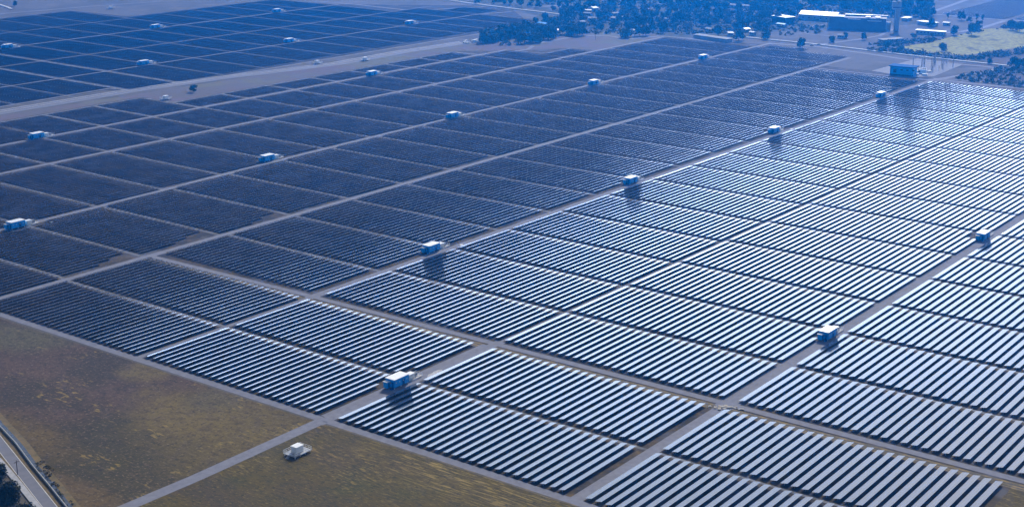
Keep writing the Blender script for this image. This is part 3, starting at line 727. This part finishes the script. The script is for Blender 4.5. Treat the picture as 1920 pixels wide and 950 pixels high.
for k, (a, b) in enumerate([(1721,136),(1733,135),(1741,136),(1717,141),(1734,142)]):
    o = MB().box(-2.2,2.2,-.6,.6,0,1.4).box(-2.4,2.4,-.8,.8,1.41,1.55).build('cable_cabinet', M_white, None, (*at(a,b), 0)); o.rotation_euler[2] = math.atan2(ey-by,ex-bx)
    tag(o, 'low white cabinet in the group in front of the substation gantries', 'cabinet', 'white cabinets in the substation')

# ------------------------------------------------------------------ roads and canal on the right
fw = MB()
fw.strip([at(1180,73),at(1240,68),at(1290,72),at(1340,80)], 4, .06)
fw.strip([at(1345,80),at(1395,78)], 3.5, .06)
fw.strip([at(1440,82),at(1465,83),at(1535,88),at(1640,103),at(1700,112),at(1745,116),at(1800,121),at(1850,125),at(1868,128),at(1860,133),at(1835,137),at(1805,141),at(1770,147),at(1741,150.5)], 5.5, .062)
fw.strip([at(1741,150.5),at(1765,150),at(1830,157),at(1925,167),at(2000,176)], 4.5, .061)
fw.strip([at(1750,147),at(1800,150),at(1860,156),at(1925,162)], 3.0, .064)
fw.strip([at(1535,84),at(1565,80),at(1610,74),at(1650,67),at(1664,59),at(1680,54)], 4.5, .063)
fw.strip([at(1545,47),at(1520,50),at(1505,58),at(1515,64),at(1560,68)], 3.0, .063)
fw.strip([at(1750,22),at(1790,8),at(1830,-6)], 6, .06)
fw.strip([at(1752,27),at(1800,31),at(1860,36),at(1895,38),at(1930,41)], 5, .06)
fw.strip([at(1885,39),at(1840,53),at(1800,60),at(1770,62)], 6, .06)
fw.strip([at(1175,5),at(1080,9),at(1000,13)], 5, .06)
fw.strip([at(1000,86),at(990,93),at(967,96)], 4, .06)
fw.strip([at(1000,84),at(1030,77),at(1060,72),at(1095,67),at(1140,67),at(1160,71)], 5, .06)
struct(fw, 'country_road', M_road)
wallstrip('canal_lining', [at(1400,71),at(1440,75),at(1520,83),at(1600,92),at(1700,104),at(1800,115),at(1893,124.6)], 3.2, .8, M_conc, 'long white canal lining running from the village past the substation', 'canal')
wallstrip('canal_lining', [at(820,-2),at(880,7),at(960,17),at(1020,24),at(1058,29)], 3.2, .8, M_conc, 'white canal lining slanting down into the village trees at top centre', 'canal')
wallstrip('canal_lining', [at(-30,0),at(0,10),at(12,14),at(22,18)], 3.0, .8, M_conc, 'short pale canal lining at the top left corner', 'canal')

# ------------------------------------------------------------------ buildings
def bld(name, p0, p1, dep, h, wall, roofm, label, roof_over=.8, wins=0, rt='flat', stripes=None):
    (x0,y0),(x1,y1) = at(*p0), at(*p1); L = math.hypot(x1-x0,y1-y0)
    root = empty(name, ((x0+x1)/2,(y0+y1)/2,0), math.atan2(y1-y0,x1-x0))
    MB().box(-L/2,L/2,0,dep,0,h).build('wall', wall, root)
    if rt == 'flat':
        MB().box(-L/2-roof_over,L/2+roof_over,-roof_over,dep+roof_over,h+.01,h+.35).build('roof', roofm, root)
    else:
        rh = dep*.16; e = roof_over
        MB().add([(-L/2-e,-e,h+.02),(L/2+e,-e,h+.02),(L/2+e,dep+e,h+.02),(-L/2-e,dep+e,h+.02),(-L/2-e,dep/2,h+rh),(L/2+e,dep/2,h+rh)],
                 [(0,1,5,4),(2,3,4,5),(1,2,5),(3,0,4),(3,2,1,0)]).build('roof', roofm, root)
    for k in range(wins):
        x = -L/2+(k+.5)*L/wins
        MB().box(x-.8,x+.8,-.08,-.003,h*.35,h*.35+1.2).build('window', M_dark, root)
    tag(root, label, 'building')
    return root, L
M_grey = mat('dark_cladding', (.13,.13,.14), .7, c2=(.10,.10,.11), scale=.3)
M_wallp = mat('pale_wall', (.28,.27,.26), .85, c2=(.35,.34,.32), scale=.4)
M_tin = mat('tin_roof', (.17,.18,.20), .8, c2=(.26,.27,.29), scale=.3)
M_tin2 = mat('bright_tin', (.55,.55,.56), .6, c2=(.66,.66,.66), scale=.3)
M_rust = mat('rusty_roof', (.25,.17,.13), .7, c2=(.33,.26,.22), scale=.4)
root, L = bld('factory_building', (1554,54), (1660,58), 24, 12.0, M_grey, M_grey, 'long dark windowless factory with white roof strips beside the tower', wins=0)
for x0, x1, y0, y1, z in ((-L/2,-L/2+15,0,10,12.8),(-L/2+16,-L/2+44,14,19,13.6),(-L/2+19,-L/2+32,-2.5,1,10.9),(-L/2+37,-L/2+42,2,11,12.9),(-L/2+47,-L/2+52,2,11,12.9),(-L/2+39,-L/2+53,-3.5,0,9.6),(-L/2+34,-L/2+60,18,21,13.2)):
    MB().box(x0,x1,y0-.3,y1,z,z+.45).build('roof_panel', M_roofw, root)
    MB().box(x0+.5,x1-.5,y0,y1-.5,z-2.5 if z < 11.5 else 12.36, z-.01).build('roof_upstand', M_grey, root)
MB().box(-L/2-1.6,-L/2-.01,-1.2,.4,0,13).build('pier', M_wallp, root); MB().box(L/2+.01,L/2+5,1,9,0,8.5).build('end_block', M_wallp, root)
root, L = bld('warehouse', (1500,37), (1566,41), 20, 6, M_wallp, M_roofw, 'wide warehouse with large white shallow roof left of the factory', rt='gable', roof_over=1.5, wins=6)
tx, ty = at(1680,57); root = empty('concrete_tower', (tx, ty, 0), RAD(-55))
MB().box(-2.2,2.2,-2.2,2.2,0,21.5).build('shaft', M_wallp, root)
MB().box(-5.6,2.8,-2.8,2.8,21.51,23.4).build('gallery_floor', M_wallp, root)
MB().box(-5.2,2.5,-2.5,2.5,23.41,24.4).build('gallery_opening', M_dark, root)
MB().box(-5.8,-2.2,-3,3,24.41,30).build('head_block', M_wallp, root); MB().box(-.4,3.0,-3,3,24.41,30.4).build('head_block', M_wallp, root); MB().box(-2.19,-.41,-2.6,2.6,24.41,28).build('head_block', M_wallp, root)
tag(root, 'tall narrow concrete tower with overhanging notched head beside the factory', 'tower')
bld('open_shed', (1447,42), (1472,46), 14, 7, M_dark, M_roofw, 'dark open shed with white roof among trees left of the warehouse')
bld('long_shed', (1717,64), (1770,68), 7, 4, M_wallp, M_roofw, 'long narrow white-roofed shed between factory and yellow-green field', wins=8)
bld('long_shed', (1656,79), (1694,76), 7, 1.8, M_wallp, M_tin, 'low grey greenhouse rows between canal and factory')
bld('yard_shed', (1720,46), (1748,50), 9, 3.5, M_wallp, M_roofw, 'white-roofed yard shed right of the tower, upper one')
bld('yard_shed', (1700,40), (1709,38), 6, 3, M_wallp, M_roofw, 'small white roof closest right of the tower')
bld('long_shed', (1300,71), (1362,80), 9, 3, M_wallp, M_tin, 'long grey roof along the near edge of the village')
HOUSES = [((1007,49),(1022,51),7,'b','blue-roofed house at the left end of the village'),((983,68),(996,69),6,'b','low light blue roof among trees by the array corner'),((1113,21),(1121,20),8,'w','bright white house highest in the village clearing'),
 ((1098,25),(1108,25),6,'w','white roof just below left of the brightest village house'),((1094,30),(1107,31),6,'t','grey roof under two white roofs in the village'),((1104,40),(1118,40),8,'t','pale house with light blue side in the village middle'),
 ((1090,47),(1098,46),6,'t','small pale roof left of the pale village house'),((1150,31),(1160,30),6,'t','grey roof deep in the trees, right of the village clearing'),((1145,39),(1154,40),8,'r','rusty roof right of the village clearing'),
 ((1042,64),(1050,62),6,'w','white gabled roof above the brown field edge'),((1050,20),(1058,20),6,'t','grey roof by the pointed trees, left of the village'),((1247,41),(1253,41),6,'t','small grey roof alone in the wood'),
 ((1363,14),(1382,16),8,'t','left of two long pale roofs in the upper wood'),((1389,16),(1404,17),8,'t','right of two long pale roofs in the upper wood'),((1427,11),(1436,12),7,'t','pale roof at the top of the wood, right of the long ones'),
 ((1398,61),(1406,60),6,'b','pale blue roof behind the round roadside tree'),((1366,68),(1374,68),6,'w','white roof at the village edge by the dark round tree'),((1181,62),(1190,63),6,'w','white roof at the wood\'s near edge'),
 ((1456,50),(1470,52),5,'b','blue and white stalls below the open shed'),((1322,59),(1332,61),6,'t','pale roof end-on behind the golden tree'),((1165,37),(1172,38),6,'r','brown roof right end of the village'),((1195,56),(1202,56),5,'r','small brown roof in the trees by the wood edge'),
 ((1570,72),(1582,73),7,'t','flat grey shelter by the field track before the factory'),((1768,48),(1778,49),5,'w','small white roofs at the yard\'s right end'),((1405,66),(1412,67),5,'w','white roof right of the round roadside tree')]
for a, b, d, c, lab in HOUSES:
    bld('village_house', a, b, d, 3.2, M_wallp, {'b':M_blue,'w':M_tin2,'t':M_tin,'r':M_rust}[c], lab, rt='gable', wins=3)
# bright heap of equipment at the end of the highway
o = MB()
for k in range(9): 
    a, b = rnd.uniform(-14,14), rnd.uniform(-4,4); o.box(a-2,a+2,b-1,b+1,0,rnd.uniform(1.2,2.6))
o = o.build('pipe_stack', M_white, None, (*at(886,79), 0)); tag(o, 'pale heap of white building blocks where the highway meets the trees', 'pile')
# rubble at the crossing
o = MB()
for k in range(46):
    a, b, s = rnd.gauss(0,3.2), rnd.gauss(0,.9), rnd.uniform(.25,.6)
    o.box(a-s,a+s,b-s*.8,b+s*.8,0,s*.8)
o = o.build('rubble', mat('pale_stone',(.55,.50,.42),.9,c2=(.40,.35,.28),scale=1.0), None, (*at(1357,764), 0)); o.rotation_euler[2] = RAD(-60)
tag(o, 'pale stones at the crossing of diagonal road and wide road', 'rubble', kind='stuff')
# small white well covers by the cabins
for k, ((x, y), wh) in enumerate(zip(st_pos[1:8], STN_WHERE[1:8])):
    o = MB().bar((0,0,0),(0,0,.25),.9,12).build('well_cover', M_white, None, (x+17.5, y-3.0, 0)); tag(o, 'white road cover: cabin '+wh, 'cover', 'white well covers')

# ------------------------------------------------------------------ trees
def crown_mesh(name, seed, mt, r, h, nblob=9, nleaf=420, size=.75, low=.25):
    rr = random.Random(seed); mb = MB()
    blobs = []
    for k in range(nblob):
        a = rr.uniform(0, 2*math.pi); q = rr.uniform(.15,.68)*r; z = h*(low+rr.uniform(.12,.72)*(1-low))
        blobs.append((q*math.cos(a), q*math.sin(a), z, rr.uniform(.34,.55)*r))
    for k in range(nleaf):
        bx_, by_, bz_, br_ = rr.choice(blobs)
        d = Vector((rr.gauss(0,1), rr.gauss(0,1), rr.gauss(0,.85))).normalized()
        p = Vector((bx_,by_,bz_))+d*br_*rr.uniform(.6,1.08); p.z = max(p.z, h*low*.8)
        nrm = (d+Vector((rr.gauss(0,.5),rr.gauss(0,.5),rr.gauss(0,.5)))).normalized(); u = nrm.orthogonal().normalized(); w2 = nrm.cross(u)
        s = size*rr.uniform(.6,1.3); an = rr.uniform(0,3.14); u, w2 = u*math.cos(an)+w2*math.sin(an), w2*math.cos(an)-u*math.sin(an)
        mb.add([p-u*s-w2*s*.6, p+u*s-w2*s*.5, p+u*s*.8+w2*s*.7, p-u*s*.7+w2*s*.6], [(0,1,2,3)])
    return mb.mesh(name, mt), blobs
def trunk_mesh(name, h, blobs, r=.28):
    mb = MB(); mb.bar((0,0,0),(0,0,h*.45),r,7,r*.7)
    for b in blobs[:5]: mb.bar((0,0,h*.4),(b[0]*.8,b[1]*.8,b[2]),r*.5,5,r*.15)
    return mb.mesh(name, M_bark)
TREES = {}
for nm, mt, r, h, nb, nl, sz, low in (('broad', 0, 6.0, 11, 11, 620, .8, .15),('round', 0, 5.0, 10, 9, 560, .75, .18),('loose', 1, 5.2, 11.5, 8, 400, .75, .25),('dusty', 2, 4.8, 9, 8, 420, .7, .2),('tall', 0, 3.4, 15, 9, 460, .7, .15),('golden', 3, 4.2, 9, 8, 420, .7, .2),('bushy', 1, 6.5, 9, 12, 640, .8, .1)):
    cm, bl_ = crown_mesh('crown', hash(nm) % 97 if False else sum(map(ord, nm)), M_leafs[mt], r, h, nb, nl, sz, low)
    TREES[nm] = (cm, trunk_mesh('trunk', h, bl_))
TL = {'broad':'broad dark green tree','round':'round dark green tree','loose':'loose mid green tree','dusty':'dusty grey-green tree','tall':'tall narrow dark tree','golden':'golden yellow tree','bushy':'low wide bushy green tree'}
def tree(kind, x, y, s=1.0, label=None, group=None, sub='in the wood and village beyond the solar farm'):
    root = empty(TL[kind].split()[0]+'_tree' if False else 'tree', (x, y, 0), rnd.uniform(0, 6.28)); root.scale = (s, s, s*rnd.uniform(.9,1.12))
    for nm, me in (('crown', TREES[kind][0]), ('trunk', TREES[kind][1])):
        o = bpy.data.objects.new(nm, me); o.parent = root; col.objects.link(o)
    tag(root, label or (TL[kind]+' '+sub), 'tree', group or 'trees beyond the solar farm')
def inside(p, poly):
    x, y = p; c = False
    for i in range(len(poly)):
        x1, y1 = poly[i]; x2, y2 = poly[i-1]
        if (y1 > y) != (y2 > y) and x < (x2-x1)*(y-y1)/(y2-y1)+x1: c = not c
    return c
def scatter(poly, n, kinds, smin, smax, sub, mind=6.0, avoid=()):
    xs = [p[0] for p in poly]; ys = [p[1] for p in poly]; got = []; tries = 0
    W = [at(*p) for p in poly]; wx0, wx1 = min(p[0] for p in W), max(p[0] for p in W); wy0, wy1 = min(p[1] for p in W), max(p[1] for p in W)
    while len(got) < n and tries < n*60:
        tries += 1
        x, y = rnd.uniform(wx0, wx1), rnd.uniform(wy0, wy1)
        if not inside((x, y), W): continue
        q = px_of(x, y, 0)
        if any(abs(q[0]-a) < ra and abs(q[1]-b) < rb for a, b, ra, rb in avoid): continue
        if any((x-g[0])**2+(y-g[1])**2 < mind**2 for g in got): continue
        got.append((x, y)); tree(rnd.choice(kinds), x, y, rnd.uniform(smin, smax), sub=sub)
    return got
HAV = [((a[0]+b[0])/2, (a[1]+b[1])/2+3, abs(b[0]-a[0])/2+3, 4.5) for a, b, *_ in HOUSES]
K1 = ['broad','round','loose','loose','dusty','bushy','round']
# village belt along the near edge, village, upper wood
scatter([(905,76),(930,68),(1000,56),(1060,60),(1100,64),(1190,66),(1240,66),(1180,73),(1140,64),(1060,70),(1010,80),(960,84),(905,80)], 46, K1, .8, 1.25, 'in the belt at the near edge of the village', 6.5, HAV)
scatter([(990,50),(1060,30),(1090,14),(1180,10),(1260,16),(1270,60),(1190,62),(1090,58),(1040,58)], 90, K1, .7, 1.1, 'among the village houses', 8, HAV)
scatter([(1200,4),(1440,0),(1500,10),(1500,34),(1470,38),(1440,60),(1380,58),(1330,52),(1270,52),(1260,14)], 110, K1, .8, 1.3, 'in the wood between village and factory', 8, HAV+[(1305,58,28,5)])
scatter([(1500,16),(1560,2),(1640,4),(1745,4),(1752,26),(1735,40),(1700,36),(1690,28),(1600,22),(1560,16)], 70, ['broad','loose','bushy','round','loose'], .9, 1.4, 'in the wood behind the factory', 8, [(1530,28,36,12)])
scatter([(880,6),(1000,8),(1060,26),(1100,12),(1060,24),(980,14)], 14, ['round','loose','dusty'], .6, .9, 'in the line above the white canal lining', 8)
for nm, px, py, s, lab in [('round',362,173,.66,'lone round tree on the pinkish strip beside the highway'),('round',1501,90,1.0,'dark round tree standing beside the road by the array end'),('round',1385,76,1.15,'largest round tree at the village road, right of the long grey roof'),
    ('broad',1347,68,1.0,'dark tree behind the long grey roof'),('golden',1290,57,1.1,'golden yellow tree in the village gap'),('broad',905+6,80,1.15,'dark tree at the left end of the village belt'),('broad',934,74,1.15,'second dark tree from the left end of the village belt'),
    ('tall',1048,18,1.0,'pointed dark tree left of the village, left of a pair'),('tall',1062,22,1.15,'pointed dark tree left of the village, right of a pair'),('tall',957,70,.9,'thin bare-looking tree above the village belt'),('round',1435,74,.8,'small dark tree by the road bend near the array corner'),
    ('tall',1383,50,.9,'narrow dark tree in the wood clearing'),('round',1436,70,.9,'dark tree on the canal bank'),('bushy',1560,79,.7,'dark bush beside the grey shelter'),('round',1586,72,.6,'small bush on the field track'),('round',1620,75,.7,'bush beside the pale road bend'),
    ('round',1788,66,1.0,'dark tree right of the long narrow shed'),('broad',1822,66,1.2,'large dark tree on the edge of the yellow-green field'),('round',1833,55,.9,'dark tree above the yellow-green field edge'),('round',1745,50,.9,'tree between the yard and the far panel array'),
    ('tall',1777,36,.6,'pointed bush left of three below the far right array'),('tall',1831,40,.6,'pointed bush middle of three below the far right array'),('tall',1842,41,.6,'pointed bush right of three below the far right array'),('round',1803,38,.9,'round tree below the far right array'),
    ('broad',1898,56,1.1,'dark tree in the clump above the yellow-green field, left'),('broad',1912,60,1.1,'dark tree in the clump above the yellow-green field, right'),('round',1856,120,.6,'small tree past the end of the canal lining'),('round',1900,126,1.0,'dark tree in the scrub by the right edge, left one'),('round',1915,128,.9,'dark tree in the scrub by the right edge, right one'),
    ('round',28,12,.6,'small lone tree near the top left corner'),('bushy',1665,88,.7,'bush at the tip of the yellow-green field'),('bushy',1690,97,.7,'bush on the near edge of the yellow-green field'),('bushy',1768,96,.8,'bush notching the near edge of the yellow-green field'),
    ('round',1817,42,.6,'little round bush below the far right array'),('dusty',1712,72,.8,'dusty bush in front of the long narrow shed'),('dusty',1748,70,.8,'dusty bush at the right front of the long narrow shed')]:
    tree(nm, *at(px, py), s, lab)
# hedge-like scrub along the near side of the cane field and in the rough land: one mass
def bushes(poly, n, smin, smax, mt, name, label, cat, seed, leaf=14, lsz=.8):
    rr = random.Random(seed); W = [at(*p) for p in poly]; mb = MB(); k = 0
    wx0, wx1 = min(p[0] for p in W), max(p[0] for p in W); wy0, wy1 = min(p[1] for p in W), max(p[1] for p in W)
    while k < n:
        x, y = rr.uniform(wx0, wx1), rr.uniform(wy0, wy1)
        if not inside((x, y), W): continue
        k += 1; R0 = rr.uniform(smin, smax)
        for j in range(leaf):
            d = Vector((rr.gauss(0,1), rr.gauss(0,1), abs(rr.gauss(0,1)))).normalized(); p = Vector((x,y,0))+Vector((d.x*R0, d.y*R0, d.z*R0*1.1))*rr.uniform(.5,1.05)
            nrm = (d+Vector((rr.gauss(0,.5),rr.gauss(0,.5),rr.gauss(0,.5)))).normalized(); u = nrm.orthogonal().normalized(); w2 = nrm.cross(u); s = lsz*rr.uniform(.6,1.3)*max(.35, min(1,R0/2))
            mb.add([p-u*s-w2*s*.6, p+u*s-w2*s*.5, p+u*s*.8+w2*s*.7, p-u*s*.7+w2*s*.6], [(0,1,2,3)], rr.choice((0,0,1)))
    tag(mb.build(name, [M_leafs[mt], M_leafs[2]]), label, cat, kind='stuff')
bushes([(1625,92),(1680,92),(1760,102),(1815,107),(1860,99),(1960,87),(1960,95),(1850,112),(1800,113),(1700,103),(1630,96)], 330, 1.2, 3.4, 0, 'hedge', 'dark hedge of shrubs between canal and yellow-green field', 'hedge', 3)
bushes([(1790,150),(1800,143),(1860,130),(1990,116),(1990,175),(1900,163)], 420, .8, 2.6, 0, 'scrub', 'brownish scrub thicket at the right edge beyond the arrays', 'scrub', 4)
bushes([(1625,84),(1720,74),(1770,72),(1830,62),(1890,48),(1960,46),(1960,54),(1850,56),(1790,68),(1745,80),(1680,90)], 200, 1.0, 3.2, 0, 'scrub', 'dark scrub behind the yellow-green field', 'scrub', 5)
bushes([(905,86),(960,86),(1010,80),(1100,64),(1270,66),(1400,62),(1520,70),(1560,50),(1480,44),(1750,30),(1700,0),(1300,-20),(1150,-6),(1000,8),(1080,20),(990,52),(960,72),(905,78)], 1900, 1.2, 3.6, 1, 'undergrowth', 'mixed undergrowth filling the wood around the village', 'undergrowth', 6, leaf=12, lsz=1.0)
bushes([(900,-30),(1180,-30),(1900,-60),(1760,0),(1700,6),(1500,2),(1300,2),(1100,4),(880,4),(780,-10)], 900, 3.0, 6.5, 1, 'far_wood', 'distant wood along the top of the picture', 'wood', 8, leaf=26, lsz=1.8)
bushes([(78,862),(95,870),(118,925),(150,955),(125,955),(100,915),(62,870)], 60, .25, .8, 4, 'scrub', 'dark low scrub along the canal wall in the lower left', 'scrub', 9, leaf=26, lsz=.35)
# big trees in the lower left corner whose crowns reach into view
CX = [(-8,905,1.0,'dark tree in the lower left corner, upper one'),(12,948,1.05,'dark tree in the lower left corner, middle one'),(38,985,1.0,'dark tree in the lower left corner, lowest one'),(-25,955,1.1,'dark tree at the left bottom edge, half cut off')]
cm, bl_ = crown_mesh('crown', 501, M_leafs[4], 4.6, 8, 12, 3200, .32, .12); TREES['broad_near'] = (cm, trunk_mesh('trunk', 8, bl_)); TL['broad_near'] = 'broad dark green tree'
for a, b, s, lab in CX: tree('broad_near', *at(a, b), s, lab, 'corner trees')

# ------------------------------------------------------------------ two cars and two poles
def car(x, y, rz, paint, label):
    root = empty('parked_car', (x, y, .06), rz)
    b = MB().add([(-2.1,-.85,.35),(2.1,-.85,.35),(2.1,.85,.35),(-2.1,.85,.35),(-2.1,-.8,.85),(2.0,-.8,.8),(2.0,.8,.8),(-2.1,.8,.85)],[(0,3,2,1),(4,5,6,7),(0,1,5,4),(1,2,6,5),(2,3,7,6),(3,0,4,7)]).build('body', paint, root); bevel(b,.1)
    MB().add([(-1.7,-.76,.851),(1.1,-.76,.851),(1.1,.76,.851),(-1.7,.76,.851),(-1.2,-.62,1.45),(.4,-.62,1.45),(.4,.62,1.45),(-1.2,.62,1.45)],[(0,3,2,1),(4,5,6,7),(0,1,5,4),(1,2,6,5),(2,3,7,6),(3,0,4,7)]).build('cabin', M_dark, root)
    MB().box(-1.15,.35,-.6,.6,1.451,1.49).build('roof', paint, root)
    for wx in (-1.3,1.3):
        for wy in (-.87,.67): MB().bar((wx,wy,.32),(wx,wy+.2,.32),.32,12).build('wheel', M_dark, root)
    tag(root, label, 'car')
car(*at(1522.5,86.5), RAD(-70), mat('dark_car_paint',(.02,.025,.04),.35), 'dark car on the road right of the dark roadside tree')
car(*at(1536,85), RAD(-65), mat('grey_car_paint',(.05,.05,.06),.35), 'smaller-looking dark car by the pale junction, second right of the roadside tree')
def pole(x, y, h, label):
    root = empty('utility_pole', (x, y, 0)); MB().bar((0,0,0),(0,0,h),.16,8,.1).build('pole', M_bark, root); MB().box(-.9,.9,-.06,.06,h-.7,h-.55).build('crossarm', M_bark, root)
    tag(root, label, 'pole')
pole(*at(1116,75), 9, 'thin utility pole on the brown ground before the village belt')
pole(*at(33,889), 5, 'thin pole on the left edge of the corner road')

# ------------------------------------------------------------------ haze
hz = bpy.data.materials.new('haze'); hz.use_nodes = True; t = hz.node_tree; t.nodes.clear()
o_ = t.nodes.new('ShaderNodeOutputMaterial'); pv = t.nodes.new('ShaderNodeVolumePrincipled')
pv.inputs['Color'].default_value = HAZE_COL; pv.inputs['Density'].default_value = HAZE_D; pv.inputs['Anisotropy'].default_value = HAZE_G
t.links.new(pv.outputs[0], o_.inputs['Volume'])
o = MB().box(-320,4220,-1220,3420,-1,201).build('haze', hz); tag(o, kind='stuff')
